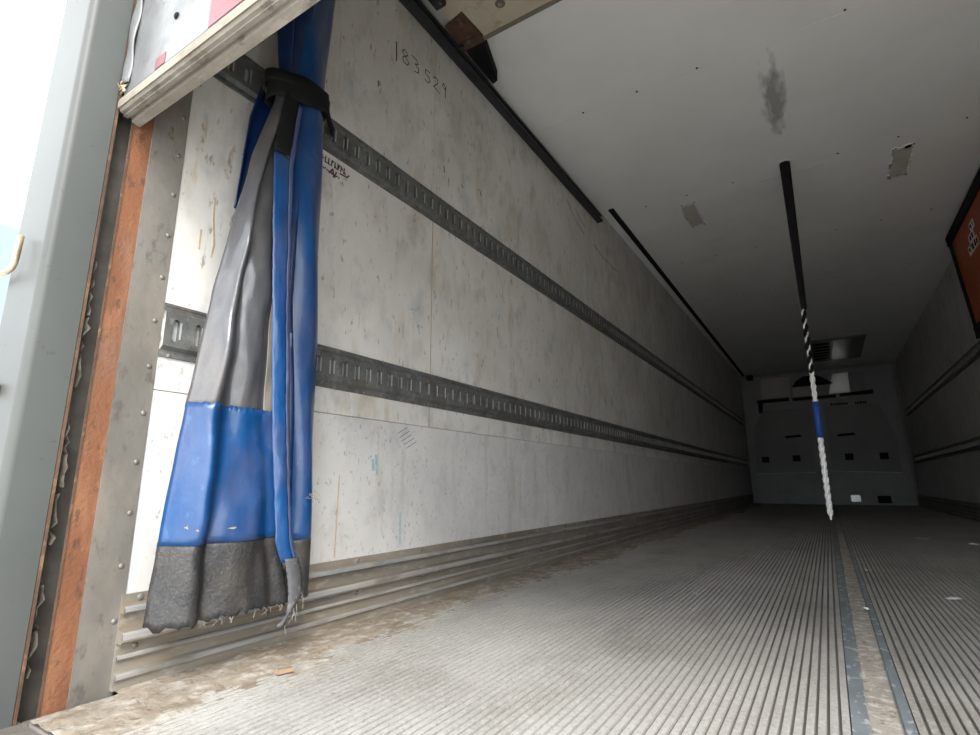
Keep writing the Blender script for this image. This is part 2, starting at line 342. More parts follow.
# ------------------------------------------------------------------ kick plates along both walls
KP = [(0, .178), (.005, .178), (.005, .160), (.020, .157), (.024, .152), (.024, .146), (.020, .143), (.006, .143), (.006, .112), (.022, .109), (.028, .103), (.028, .092),
      (.022, .087), (.007, .087), (.007, .066), (.015, .064), (.017, .060), (.015, .056), (.008, .056), (.008, .036), (.018, .033), (.021, .028), (.021, .022), (.014, .020), (.014, 0.002), (0, 0.002)]
for s, side in ((-1, 'left'), (1, 'right')):
    b = struct(MB().prism([(s*(WX-d), z) for d, z in KP], 'y', Y0-0.004, Y1).build('baseboard_'+side, 'kick_alu'), side+' ribbed aluminium kick plate')
    for z0, d0, h0 in ((.1505, .0243, .0075), (.1005, .0283, .010), (.0612, .0172, .004), (.0265, .0213, .006)):
        MB().prism([(s*(WX-d0-.0007), z0-h0/2), (s*(WX-d0-.0007), z0+h0/2), (s*(WX-d0+.002), z0+h0/2+.0035), (s*(WX-d0+.004), z0-h0/2-.001)], 'y', Y0-0.004, Y1).build('worn_ridge', 'ridge_worn', b)
    riv = None
    for i in range(30):
        y = Y0 + 0.03 + i*0.305
        for d, z in ((.005, .169), (.007, .077)):
            if riv is None:
                riv = MB().dome((0, 0, 0), (-s, 0, 0), 0.007, 0.004, 8).build('rivet', 'rivet_metal', b); o = riv
            else:
                o = bpy.data.objects.new('rivet', riv.data); COL.objects.link(o); o.parent = b
            o.location = (s*(WX-d), y, z)

# ------------------------------------------------------------------ slotted cargo rails
def cargo_rail(s, zc, label):
    root = thing('cargo_rail', label, 'cargo rail', (s*WX, Y0+0.004, zc-0.063), 'slotted cargo rails along the walls')
    X = lambda d: s*(WX-d)
    ncell = 205; p = 0.0508; ya = Y0+0.004
    yb = ya + ncell*p
    fl_ = MB()
    for sg in (1, -1):
        pr = [(X(0.0005), zc+sg*.0635), (X(.005), zc+sg*.0625), (X(.005), zc+sg*.056), (X(.0035), zc+sg*.054), (X(.0035), zc+sg*.047), (X(.0005), zc+sg*.047)]
        fl_.prism(pr, 'y', ya, yb)
    fl_.build('flange', 'rail_galv', root)
    web = MB()
    d1, d0 = 0.014, 0.003
    for sg in (1, -1):
        web.add([(X(d0), ya, zc+sg*.0475), (X(d0), yb, zc+sg*.0475), (X(d1), yb, zc+sg*.039), (X(d1), ya, zc+sg*.039)], [(0, 1, 2, 3)])
    lips = MB()
    for c in range(ncell):
        y = ya + c*p; w_ = 0.0075; yc = y + p/2; h = 0.026; k = 0.005
        O = [(y, -.039), (y+p, -.039), (y+p, .039), (y, .039)]
        Hh = [(yc-w_+k, -h), (yc+w_-k, -h), (yc+w_, -h+k), (yc+w_, h-k), (yc+w_-k, h), (yc-w_+k, h), (yc-w_, h-k), (yc-w_, -h+k)]
        vs = [(X(d1), a, zc+b) for a, b in O] + [(X(d1), a, zc+b) for a, b in Hh] + [(X(0.0022), a, zc+b) for a, b in Hh]
        fs = [(0, 1, 5, 4), (1, 2, 7, 6), (2, 3, 9, 8), (3, 0, 11, 10), (1, 6, 5), (2, 8, 7), (3, 10, 9), (0, 4, 11)]
        fs += [(4+i, 4+(i+1) % 8, 12+(i+1) % 8, 12+i) for i in range(8)]
        web.add(vs, fs)
        lips.box((min(X(.0145), X(.0165)), yc+w_, zc-h+.006), (max(X(.0145), X(.0165)), yc+w_+.0035, zc+h-.006))
        lips.box((min(X(.0005), X(.0022)), yc-w_, zc-h), (max(X(.0005), X(.0022)), yc+w_, zc+h))
    web.build('slotted_web', 'rail_galv', root)
    lp = lips.build('slot_lips', 'rail_lip', root); lp['kind'] = 'stuff'; lp['label'] = 'worn bright slot edges'
    fs_ = MB()
    for i in range(34):
        for sg in (1, -1): fs_.dome((X(.0048), ya+0.06+i*0.305+sg*.04, zc+sg*.0595), (-s, 0, 0), .0055, .004, 6)
    f = fs_.build('fasteners', 'rivet_metal', root); f['kind'] = 'stuff'
    return root
cargo_rail(-1, 1.502, 'upper slotted steel cargo rail on the long left wall')
cargo_rail(-1, 0.740, 'lower slotted steel cargo rail on the long left wall')
cargo_rail(1, 1.502, 'upper dark cargo rail on the right wall below the orange panel')
cargo_rail(1, 0.740, 'lower dark cargo rail on the right wall')

# ------------------------------------------------------------------ rear frame posts and riveted strips
def frame_post(s, n, lab1, lab2):
    X = lambda x: s*x
    # outline in plan (x, y): inner face, rounded corner, rear face
    pl = [(WX+.001, .425)]
    for k in range(7):
        a = math.radians(90*k/6); r = .016
        pl.append((WX+.001 + r - r*math.cos(a), .349 + r - r*math.sin(a)))
    pl += [(1.372, .340), (1.380, .348), (1.380, .425)]
    o = MB().prism([(X(a), b) for a, b in pl], 'z', -1.0, 2.62).build('trim_%d' % n, 'silver_paint', smooth=False)
    for p in o.data.polygons: p.use_smooth = len(p.vertices) == 4
    o.data.set_sharp_from_angle(angle=math.radians(32))
    struct(o, lab1)
    st = MB().box((min(X(WX-.002), X(WX+.01)), .504, -.03), (max(X(WX-.002), X(WX+.01)), .578, H)).build('trim_%d' % (n+1), 'grey_strip')
    struct(st, lab2)
    riv = None
    for i in range(22):
        z = 0.13 + i*0.1042
        if riv is None:
            riv = MB().dome((0, 0, 0), (-s, 0, 0), 0.0058, 0.0035, 10).build('rivet', 'rivet_metal', st, smooth=True); r_ = riv
        else:
            r_ = bpy.data.objects.new('rivet', riv.data); COL.objects.link(r_); r_.parent = st
        r_.location = (X(WX-.002), 0.5635 + random.uniform(-.002, .002), z)
frame_post(-1, 2, 'silver painted rear frame post at the left edge', 'riveted grey metal strip beside the rusty door track')
frame_post(1, 4, 'silver painted rear frame post on the right side', 'riveted grey metal strip on the right side')
struct(MB().box((-1.38, .34, 2.36), (1.38, .425, 2.62)).build('trim_6', 'silver_paint'), 'steel header over the doorway')

# ------------------------------------------------------------------ overhead door tracks
def door_track(s, label):
    X = lambda x: s*x
    root = thing('door_track', label, 'door track', (s*1.24, .46, 0), 'overhead door tracks')
    def bx(name, m, x0, x1, y0, y1, z0, z1, bevel=0):
        return MB().box((min(X(x0), X(x1)), y0, z0), (max(X(x0), X(x1)), y1, z1)).build(name, m, root, bevel=bevel)
    bx('rusty_flange', 'rust', 1.2425, 1.252, .463, .504, -0.03, 2.2)
    bx('rusty_flange', 'rust_dark', 1.2405, 1.2425, .4595, .4635, -0.03, 2.2)
    bx('channel_back', 'gap_dark', 1.282, 1.290, .4265, .5035, -0.03, 2.3)
    bx('front_lip', 'rust_dark', 1.2405, 1.2815, .4262, .4315, -0.03, 2.2)
    # horizontal run under the ceiling: C-section open towards the door
    pr = [(1.2385, 2.303), (1.204, 2.303), (1.196, 2.309), (1.195, 2.318), (1.199, 2.321), (1.205, 2.313), (1.231, 2.313), (1.231, 2.350), (1.205, 2.350), (1.199, 2.342), (1.195, 2.345), (1.196, 2.354), (1.204, 2.360), (1.2385, 2.360)]
    MB().prism([(X(a), b) for a, b in pr], 'y', .80, 3.52).build('horizontal_track', 'black_steel', root)
    cv = MB()
    pts = []
    for k in range(9):
        a = math.radians(90*k/8); pts.append((X(1.205), .80-.33*math.cos(a)+.0, 2.008+.33*math.sin(a)))
    cv.tube(pts, .022, 8).build('track_bend', 'black_steel', root, smooth=True)
    for i, y in enumerate((.95, 1.25)):
        bx('track_bracket', 'black_steel', 1.205, 1.238, y-.02, y+.02, 2.3595, H)
    return root
trk = door_track(-1, 'rusty vertical door track and dark overhead track along the left wall')
door_track(1, 'overhead door track along the right wall')
# torn foam seal in the channel
fm = MB(); random.seed(3)
z = 0.06
while z < 0.78:
    h = random.uniform(.05, .16)
    n = max(3, int(h/.012)); L = []; R = []
    for i in range(n+1):
        zz = z + h*i/n; L.append((-1.281, .432, zz)); R.append((-1.262+random.uniform(-.004, .006), .4375+random.uniform(0, .013), zz))
    vs = L + R + [(a+.016, b-.004, c) for a, b, c in R]
    m_ = n+1
    fm.add(vs, [(i, i+1, m_+i+1, m_+i) for i in range(n)] + [(m_+i, m_+i+1, 2*m_+i+1, 2*m_+i) for i in range(n)] + [(i, i+1, 2*m_+i+1, 2*m_+i) for i in range(n)])
    z += h + random.choice((.003, .004, .012, .07))
o = fm.build('torn_seal', 'foam', trk); o['label'] = 'torn grey foam seal strip'; o['kind'] = 'stuff'

# ------------------------------------------------------------------ roll-up door
dr = thing('roll_up_door', 'half-open white roll-up door with red and white tape and a grimy bottom rail', 'door', (0, .45, 1.19))
DX = 1.236
MB().prism([(.430, 1.212), (.4335, 1.2045), (.440, 1.2035), (.440, 1.199), (.449, 1.199), (.450, 1.203), (.456, 1.203), (.457, 1.195), (.474, 1.192), (.476, 1.198), (.476, 1.236), (.436, 1.236), (.436, 1.214)], 'x', -DX, DX).build('bottom_rail', 'rail_grime', dr)
MB().prism([(.4265, 1.2105), (.4355, 1.2135), (.4355, 1.237), (.4275, 1.2345), (.4255, 1.225)], 'x', -DX, DX).build('bottom_lip', 'rail_cream', dr)
pz = [1.2375, 1.68, 2.12]
for a, b in zip(pz, pz[1:]):
    MB().box((-1.225, .4305, a), (1.225, .470, b-.003)).build('door_panel', 'door_white', dr)
    MB().box((-1.225, .4705, a), (1.225, .474, b-.003)).build('panel_backing', 'door_plywood', dr)
MB().prism([(.4305, 2.12), (.472, 2.12), (.80, 2.376), (.80, 2.415), (.78, 2.415)], 'x', -1.16, 1.16).build('door_panel', 'door_white', dr)
for a, b in ((.802, 1.25), (1.252, 1.715)):
    MB().box((-1.165, a, 2.382), (1.165, b, 2.42)).build('door_panel', 'door_white', dr)
    MB().box((-1.165, a, 2.376), (1.165, b, 2.3815)).build('panel_backing', 'door_plywood', dr)
MB().box((-1.165, 1.695, 2.373), (1.165, 1.7165, 2.376)).build('panel_edge', 'rail_cream', dr)
# reflective tape: white ground with red blocks, rumpled edge strip
MB().box((-1.205, .4295, 1.24), (1.2, .4305, 1.30)).build('reflective_tape', 'door_white', dr)
for x0, x1, z0, z1 in ((-.895, -.70, 1.2415, 1.326), (-.33, -.12, 1.2415, 1.326), (.24, .46, 1.2415, 1.326), (-1.091, -1.052, 1.2415, 1.268)):
    MB().box((x0, .4285, z0), (x1, .4295, z1)).build('red_tape', 'door_red', dr)
def side_seal(u, v):
    z = 1.262 + .5*v; return (-1.236 + .034*u + .0025*math.sin(31*z), .4275 - .004*math.sin(math.pi*u) + .0022*math.sin(47*z+u*3), z)
MB().grid(side_seal, 6, 40).build('side_seal', 'door_white', dr, smooth=True, solid=.003)
random.seed(11)
cr = MB()
for i in range(9):
    c = Vector((-1.222 + random.uniform(-.012, .016), .424 + random.uniform(-.004, .004), 1.247 + random.uniform(-.006, .022)))
    vs = [tuple(c + Vector((random.uniform(-.011, .011), random.uniform(-.005, .004), random.uniform(-.012, .012)))) for _ in range(4)]
    cr.add(vs, [(0, 1, 2), (0, 2, 3), (0, 3, 1), (1, 3, 2)])
o = cr.build('torn_corner', 'mark_rust', dr); o['kind'] = 'stuff'; o['label'] = 'torn rusty scrap at the door corner'
# bolt heads on the tape, top roller bracket, hinge
for x, z in ((-1.03, 1.345), (-.60, 1.345), (.2, 1.345), (.9, 1.345)):
    MB().dome((x, .430, z), (0, -1, 0), .008, .004, 10).build('bolt', 'black_matte', dr)
MB().dome((-.935, 1.593, 2.376), (0, 0, -1), .022, .004, 16).build('bolt', 'rivet_metal', dr)
MB().dome((-.935, 1.593, 2.372), (0, 0, -1), .010, .006, 12).build('bolt', 'worn_steel', dr)
MB().prism([(-1.093, 1.535), (-1.080, 1.685), (-1.194, 1.70), (-1.194, 1.555)], 'z', 2.362, 2.3755).build('roller_bracket', 'rust_dark', dr)
MB().box((-1.194, 1.660, 2.352), (-1.085, 1.70, 2.362)).build('bracket_fold', 'rust_dark', dr)
MB().prism([(-1.088, 1.702), (-1.162, 1.945), (-1.194, 1.955), (-1.194, 1.702)], 'z', 2.362, 2.42).build('roller_arm', 'black_matte', dr)
MB().box((-1.168, 1.36, 2.352), (-1.12, 1.46, 2.3755)).build('hinge', 'black_steel', dr)
for y in (1.38, 1.44): MB().dome((-1.135, y, 2.352), (0, 0, -1), .006, .004, 8).build('bolt', 'rivet_metal', dr)
MB().tube([(-1.168, 1.66, 2.338), (-1.226, 1.66, 2.338)], .008, 8).build('roller', 'black_steel', dr)

# ------------------------------------------------------------------ hooks on the post
hk = MB().tube([(-1.316, .330, .885), (-1.3155, .329, .845), (-1.317, .328, .825), (-1.325, .327, .816), (-1.345, .326, .813), (-1.46, .322, .815), (-1.62, .317, .818)], [.0058]*5+[.0045]*2, 8).build('door_hook', 'worn_steel', smooth=True)
tag(hk, 'bent worn steel hook rod on the silver post', 'hook')
hb = thing('hold_bracket', 'small rusty bracket on the outer edge of the silver post', 'bracket', (-1.34, .338, .56))
MB().box((-1.345, .327, .562), (-1.312, .3415, .585)).build('plate', 'rust', hb, bevel=.002)
MB().dome((-1.328, .327, .574), (0, -1, 0), .006, .004, 8).build('bolt', 'worn_steel', hb)

# ------------------------------------------------------------------ blue curtain
cu = thing('strip_curtain', 'blue and grey vinyl strip curtain gathered by a black strap on the left wall', 'curtain', (-1.12, .78, .10))
YL = [(.10, .572), (.136, .574), (.28, .581), (.365, .586), (.56, .600), (.704, .616), (.875, .637), (1.068, .668), (1.212, .688), (1.33, .712), (1.42, .735), (1.46, .742), (1.6, .728), (2.0, .70), (2.36, .66)]
YR = [(0.1, 0.867), (0.26, 0.827), (0.56, 0.797), (0.83, 0.777), (1.08, 0.764), (1.25, 0.77), (1.4, 0.797), (1.46, 0.807), (1.6, 0.822), (2.0, 0.852), (2.36, 0.882)]
XB = [(.10, -1.10), (.5, -1.105), (1.0, -1.11), (1.35, -1.118), (1.45, -1.12), (1.7, -1.115), (2.36, -1.09)]
AM = [(.10, .034), (.5, .028), (1.0, .022), (1.35, .012), (1.45, .010), (1.7, .025), (2.36, .04)]
FOLD = [(0, -1.5), (.04, -.5), (.09, .25), (.15, .85), (.20, 1.0), (.25, .7), (.31, .0), (.36, -.25), (.44, .05), (.55, .3), (.66, .4), (.78, .3), (.88, -.1), (.94, .15), (1, .2)]
def smooth_fold(u):
    return sum(tab(FOLD, u+d) for d in (-.04, -.02, 0, .02, .04))/5
def body(u, z):
    y = tab(YL, z)*(1-u) + tab(YR, z)*u
    y += .004*math.sin(9*z+7*u)*(u*(1-u)*4)
    x = tab(XB, z) + tab(AM, z)*smooth_fold(u + (.07*noise.noise((1.1, 7.7, z*3.1)) + .05*noise.noise((u*5, .7, z*2.2)))*(u*(1-u)*4))
    x += .016*noise.noise((y*9, 5.2, z*4.5)) + .006*noise.noise((y*30, 2.2, z*14))
    return (x, y, z)
def sheet(name, m, z0, z1, u0=0., u1=1., nu=56, rag0=0., rag1=0., solid=.003, seed=1, off=0.0):
    rnd = random.Random(seed); r0_ = [rnd.uniform(-1, 1) for _ in range(nu+1)]; r1_ = [rnd.uniform(-1, 1) for _ in range(nu+1)]
    nv = max(4, int((z1-z0)/.016))
    def fn(a, v):
        i = int(round(a*nu)); z = z0 + (z1-z0)*v + rag0*r0_[i]*(1-v)**3 + rag1*r1_[i]*v**3
        z += .010*math.sin(2.3*a+.4)*(1-v)**4*(rag0 > 0)
        p = body(u0+(u1-u0)*a, z); return (p[0]+off, p[1], p[2])
    return MB().grid(fn, nu, nv).build(name, m, cu, smooth=True, solid=solid)
sheet('rubber_hem', 'rubber_hem', .118, .283, rag0=.006, seed=2)
sheet('blue_band', 'vinyl_blue', .276, .565, rag1=.003, seed=3, off=.002)
sheet('vinyl_window', 'vinyl_clear', .556, 1.44, 0, .86, nu=48, seed=4)
sheet('window_edge', 'vinyl_edge', .556, 1.44, .855, 1.0, nu=10, seed=5, off=.001)
sheet('upper_drape', 'vinyl_blue_shaded', 1.435, 2.36, seed=6)  # blue vinyl above the tie, its shade painted in as a darker blue
# back fold behind the window sheet, in the shade-darkened blue
def back(a, v):
    z = 1.07 + .37*v; y = tab([(1.07, .676), (1.2, .683), (1.33, .690), (1.44, .712)], z) + a*tab([(1.07, .01), (1.44, .06)], z)
    return (-1.165 - .012*math.sin(3*a), y, z)
MB().grid(back, 6, 14).build('back_fold', 'vinyl_blue_shaded', cu, smooth=True, solid=.003)
# vertical blue strip with worn edge piping
SY0 = [(.22, .802), (.27, .782), (.54, .752), (.83, .731), (1.20, .708), (1.46, .742)]
SY1 = [(.22, .842), (.27, .824), (.54, .797), (.83, .778), (1.20, .765), (1.46, .798)]
SXX = [(.10, -1.045), (.54, -1.056), (1.2, -1.075), (1.46, -1.095)]
def strip(a, z, z_off=0.0):
    y = tab(SY0, z)*(1-a)+tab(SY1, z)*a
    x = tab(SXX, z) + .006*math.sin(math.pi*a) + .003*noise.noise((a*1.5, 3.3, z*12)) + .0025*noise.noise((a*3, 1.3, z*50))
    return (x+z_off, y, z)
MB().grid(lambda a, v: strip(a*.74, .225+.985*v), 8, 90).build('blue_strip', 'vinyl_blue', cu, smooth=True, solid=.003)
MB().grid(lambda a, v: strip(.74+a*.26, .225+1.17*v), 3, 90).build('strip_piping', 'vinyl_blue_edge', cu, smooth=True, solid=.004)
MB().grid(lambda a, v: strip(a*.74, 1.215+.23*v), 6, 16).build('black_patch', 'black_matte', cu, smooth=True, solid=.003)
def tail(a, v):      # frayed end of the strip
    t = 1-v; z = .232 - .135*t
    y0 = .806 + .012*math.sin(2.4*t); y1 = .842 + .012*math.sin(3.0*t) - .052*max(0, t-.62)/.38
    y0 -= .006*max(0, t-.7)
    yy = y0*(1-a)+y1*a - .012*max(0, t-.6)
    return (-1.046 + .006*math.sin(math.pi*a) + .012*t, yy + .0015*math.sin(60*t+9*a), z)
MB().grid(tail, 5, 22).build('frayed_tail', 'frayed_hem', cu, smooth=True, solid=.003)
th = MB(); random.seed(5)
for i in range(7):
    t = .45+.5*random.random(); p = Vector(tail(1 if i % 2 else .85, 1-t))
    th.tube([p, p+Vector((.003, random.uniform(-.004, .008), -.012)), p+Vector((.004, random.uniform(-.012, .012), -.030))], .00045, 4)
for i in range(14):
    u = random.uniform(.3, .95); p = Vector(body(u, .128))
    th.tube([p, p+Vector((.004, random.uniform(-.006, .006), -.007)), p+Vector((.006, random.uniform(-.009, .009), -.013))], .00045, 4)
for i in range(6):
    p = Vector((-1.088, .905, .37)); th.tube([p, p+Vector((.01, random.uniform(-.03, .008), random.uniform(-.012, .012))), p+Vector((.014, random.uniform(-.04, .018), random.uniform(-.02, .02)))], .0006, 4)
o = th.build('loose_threads', 'thread', cu); o['kind'] = 'stuff'
# right-hand dark blue sheet
CY0 = [(.12, .880), (.26, .862), (.55, .838), (.85, .810), (1.13, .799), (1.42, .786), (1.55, .776), (1.8, .760), (2.36, .74)]
CY1 = [(0.12, 0.948), (0.26, 0.944), (0.55, 0.934), (0.87, 0.92), (1.16, 0.906), (1.47, 0.892), (1.6, 0.894), (1.83, 0.902), (2.36, 0.942)]
def right(a, z):
    b = math.sin(math.pi*(.12+.88*a)*.95)
    return (-1.142 + .045*b + .004*math.sin(12*z+5*a), tab(CY0, z)*(1-a)+tab(CY1, z)*a - .0*a, z)
MB().grid(lambda a, v: right(a, .262+2.098*v), 12, 110).build('blue_sheet', 'vinyl_blue', cu, smooth=True, solid=.003)
MB().grid(lambda a, v: right(a, .128+.137*v), 12, 14).build('sheet_hem', 'rubber_hem', cu, smooth=True, solid=.003)
# connecting fold between strip and right sheet
def link(a, v):
    z = .24+1.2*v; p = Vector(strip(.9, z)); q = Vector(right(.15, z)); m_ = p.lerp(q, a); m_.x -= .03*math.sin(math.pi*a); return m_
MB().grid(link, 8, 60).build('inner_fold', 'vinyl_blue_shaded', cu, smooth=True, solid=.003)
# torn white nick on the band
nk = MB()
for y, z, w_, h_ in ((.608, .312, .018, .010), (.62, .306, .010, .007), (.700, .305, .03, .005)):
    p = Vector(body((y-tab(YL, z))/(tab(YR, z)-tab(YL, z)), z)); nk.add([p+Vector((.0045, -w_/2, 0)), p+Vector((.006, 0, -h_/2)), p+Vector((.0045, w_/2, .002)), p+Vector((.006, .002, h_/2))], [(0, 1, 2, 3)])
nk.build('torn_nick', 'thread', cu)['kind'] = 'stuff'

# black tie strap round the curtain, running back to the upper rail
ts = thing('tie_strap', 'black webbing strap tying the blue curtain back to the upper cargo rail', 'strap', (-1.12, .80, 1.44))
def loop(a, v):
    t = 2*math.pi*a
    y = .800 + .094*math.cos(t); x = -1.126 + (.044 if math.sin(t) > 0 else .036)*math.sin(t)
    z = 1.447 + .040*(v-.5)*2*.9 + .030*math.cos(t) + .006*math.sin(3*t+2*v)
    return (x + .004*math.sin(math.pi*v), y, z)
MB().grid(loop, 48, 5).build('strap_loop', 'black_matte', ts, smooth=True, solid=.004)
def loop2(a, v):
    t = 2*math.pi*a
    return (-1.126 + .047*math.sin(t), .800 + .099*math.cos(t), 1.462 + .017*(v-.5)*2 + .012*math.cos(t+.5))
MB().grid(loop2, 48, 3).build('strap_loop', 'black_matte', ts, smooth=True, solid=.005)
def stail(a, v):
    p = Vector((-1.108, .878, 1.482)).lerp(Vector((-1.2225, 1.008, 1.505)), a); p.z += (v-.5)*.05*(1-.35*a) - .012*math.sin(math.pi*a); return p
MB().grid(stail, 14, 3).build('strap_tail', 'black_matte', ts, smooth=True, solid=.004)

# ------------------------------------------------------------------ marks and writing on the left wall
def strokes(lines, width, s=-1, d=.0007):
    mb = MB()
    for ln in lines:
        for (y0, z0), (y1, z1) in zip(ln, ln[1:]):
            dx, dz = y1-y0, z1-z0; L = math.hypot(dx, dz) or 1; nx, nz = -dz/L*width/2, dx/L*width/2; ex, ez = dx/L*width*.3, dz/L*width*.3
            q = [(y0-ex+nx, z0-ez+nz), (y0-ex-nx, z0-ez-nz), (y1+ex-nx, z1+ez-nz), (y1+ex+nx, z1+ez+nz)]
            mb.add([(s*(WX-d), a, b) for a, b in q] + [(s*(WX-.0001), a, b) for a, b in q], [(0, 1, 2, 3), (4, 5, 6, 7), (0, 1, 5, 4), (1, 2, 6, 5), (2, 3, 7, 6), (3, 0, 4, 7)])
    return mb
strokes([[(1.300, 2.102), (1.303, 2.018)]], .0065).build('marker_number', 'marker', wall_l)['label'] = 'handwritten marker number 183529'
N8 = [[(1.362, 2.100), (1.345, 2.104), (1.336, 2.090), (1.350, 2.076), (1.338, 2.060), (1.345, 2.044), (1.368, 2.046), (1.376, 2.062), (1.352, 2.076), (1.366, 2.090), (1.362, 2.100)]]
N3 = [[(1.392, 2.112), (1.424, 2.114), (1.434, 2.100), (1.414, 2.088), (1.438, 2.080), (1.436, 2.060), (1.410, 2.050)]]
N5 = [[(1.512, 2.116), (1.482, 2.114), (1.480, 2.094), (1.506, 2.092), (1.512, 2.074), (1.498, 2.058), (1.478, 2.062)]]
N2 = [[(1.536, 2.112), (1.548, 2.124), (1.566, 2.120), (1.566, 2.104), (1.538, 2.070), (1.582, 2.064)]]
N9 = [[(1.620, 2.128), (1.606, 2.134), (1.600, 2.118), (1.618, 2.110), (1.624, 2.128), (1.622, 2.070)]]
strokes(N8+N3+N5+N2+N9, .0042).build('marker_number', 'marker', wall_l)
strokes([[(1.212, 1.858), (1.214, 1.838)], [(1.62, 1.73), (1.622, 1.70)], [(1.75, 1.71), (1.76, 1.70)], [(1.90, 1.76), (1.915, 1.735)]], .005).build('marker_dash', 'marker', wall_l)
strokes([[(2.95, 2.22), (3.03, 2.17), (3.10, 2.13), (3.24, 2.10)], [(3.10, 2.22), (3.2, 2.17), (3.26, 2.16)], [(3.42, 2.09), (3.6, 2.06), (3.92, 2.06)]], .008).build('scratch', 'marker_faint', wall_l)
# printed notice below the upper rail, letters too worn to read
rnd = random.Random(4); ln = []
for y in [x*.013 + .958 for x in range(10)]:
    z = 1.412 - (y-.958)*.02
    ln += [[(y, z-.010), (y+.002, z+.010)], [(y, z+.010*rnd.choice((-1, 0, 1))), (y+.008, z+.010*rnd.choice((-1, 0, 1)))]]
strokes(ln, .0046).build('printed_notice', 'marker', wall_l)['label'] = 'worn dark print below the upper rail'
ln = []
for y in [x*.008 + .965 for x in range(12)]:
    z = 1.385 - (y-.958)*.14; ln.append([(y, z), (y+.005, z+rnd.uniform(-.005, .005))])
strokes(ln, .004).build('printed_notice', 'marker', wall_l)
strokes([[(1.015, 1.372), (1.03, 1.392), (1.035, 1.366), (1.045, 1.388)], [(1.02, 1.38), (1.042, 1.37)], [(1.06, 1.392), (1.09, 1.394), (1.098, 1.404)]], .0055).build('printed_notice', 'mark_red', wall_l)
strokes([[(1.405, .300), (1.408, .198)]], .008).build('paint_streak', 'mark_blue', wall_l)
strokes([[(1.265, .47), (1.27, .44)], [(1.285, .455), (1.288, .425)], [(1.28, .485), (1.282, .46)]], .012).build('paint_streak', 'mark_blue', wall_l)
strokes([[(1.43, 1.03), (1.47, 1.035)], [(1.39, .97), (1.392, .91)], [(1.47, .98), (1.50, .975)], [(2.02, 1.0), (2.025, .97)]], .006).build('paint_streak', 'mark_blue', wall_l)
strokes([[(1.40+.012*i+.03, .59-.012*i), (1.38+.012*i, .565-.012*i)] for i in range(5)], .0028).build('scuff', 'marker_faint', wall_l)
strokes([[(1.128, .42), (1.126, .19)], [(1.552, .68), (1.553, .605)], [(1.551, 1.44), (1.553, .81)], [(.664, 1.11), (.667, 1.05), (.676, .985), (.672, .95)], [(.640, 1.01), (.640, .96)]], .0045).build('rust_run', 'mark_rust', wall_l)

# ------------------------------------------------------------------ ceiling fittings
for s, lab in ((-1, 'beige patch plate on the ceiling left of the black ceiling rail'), (1, 'beige patch plate on the ceiling near the orange panel')):
    pt = thing('patch_plate', lab, 'plate', (s*.648, 4.035, H-.004), 'patch plates on the ceiling')
    MB().box((s*.648-.046, 3.86, H-.006), (s*.648+.046, 4.21, H-.0005)).build('plate', 'plate_beige', pt)
    rnd = random.Random(8+s); rg = MB()
    for i in range(46):
        t = rnd.random(); e = rnd.randrange(4)
        x, y = ((-.052, -.182+.364*t), (.052, -.182+.364*t), (-.05+.1*t, -.184), (-.05+.1*t, .184))[e]
        rg.cbox((s*.648+x, 4.035+y, H-.003), (rnd.uniform(.008, .018), rnd.uniform(.01, .04), .006))
    rg.build('sealant_edge', 'plate_edge', pt)['kind'] = 'stuff'
    for y in (3.84, 4.23):
        for x in (-.04, .05): MB().dome((s*.648+x, y, H-.005), (0, 0, -1), .006, .004, 8).build('screw', 'black_matte', pt)
o = MB().prism([(-1.176, 2.4345), (-1.136, 2.4345), (-1.138, 2.421), (-1.150, 2.415), (-1.164, 2.415), (-1.174, 2.421)], 'y', 3.60, 11.2).build('corner_strip', 'black_matte')
tag(o, 'black rubber strip along the left ceiling corner', 'strip')
MB().box((-.16, 3.80, H-.002), (.22, 3.808, H)).build('ceiling_scratch', 'plate_edge', ce)

# load strap hanging from the middle of the ceiling, free of the floor
hs = thing('hanging_strap', 'long strap hanging from the ceiling with black top, blue sleeve and twisted white end', 'strap', (-.005, 3.64, 0.18))
SX = lambda z: -.012 + .006*z
def rope(name, m, z0, z1, r, lead, phase, pitch):
    n = int((z1-z0)*140); pts = []; rs = []
    for k in range(n+1):
        z = z0 + (z1-z0)*k/n; t = 2*math.pi*z/pitch + phase; q = min(1, .2+(z-.18)/.06)
        pts.append((SX(z) + lead*q*math.cos(t), 3.64 + lead*q*math.sin(t), z)); rs.append(r*q)
    return MB().tube(pts, rs, 7).build(name, m, hs, smooth=True)
zz = [2.4345, 2.40, 2.1, 1.8, 1.55, 1.44, 1.425]
MB().tube([(SX(z)+.004, 3.64, z) for z in zz], [.031, .031, .027, .023, .019, .017, .012], 12).build('black_cover', 'black_matte', hs, smooth=True)
MB().tube([(SX(2.43)+.004, 3.64, 2.4345), (SX(2.43)+.004, 3.64, 2.428)], .040, 14).build('ceiling_mount', 'plate_edge', hs)
rope('white_strand', 'strap_white', 1.03, 1.43, .0052, .0085, 0, .085)
rope('black_strand', 'black_matte', 1.03, 1.43, .0105, .0065, math.pi, .085)
for ph in (0, math.pi): rope('white_webbing', 'strap_white', .84, 1.035, .0095, .006, ph, .09)
MB().tube([(SX(.86), 3.64, .856), (SX(.65), 3.64, .645)], [.0185, .0185], 10).build('blue_sleeve', 'strap_blue', hs, smooth=True)
for ph in (0, math.pi): rope('white_webbing', 'strap_white', .184, .65, .0105, .0065, ph, .09)
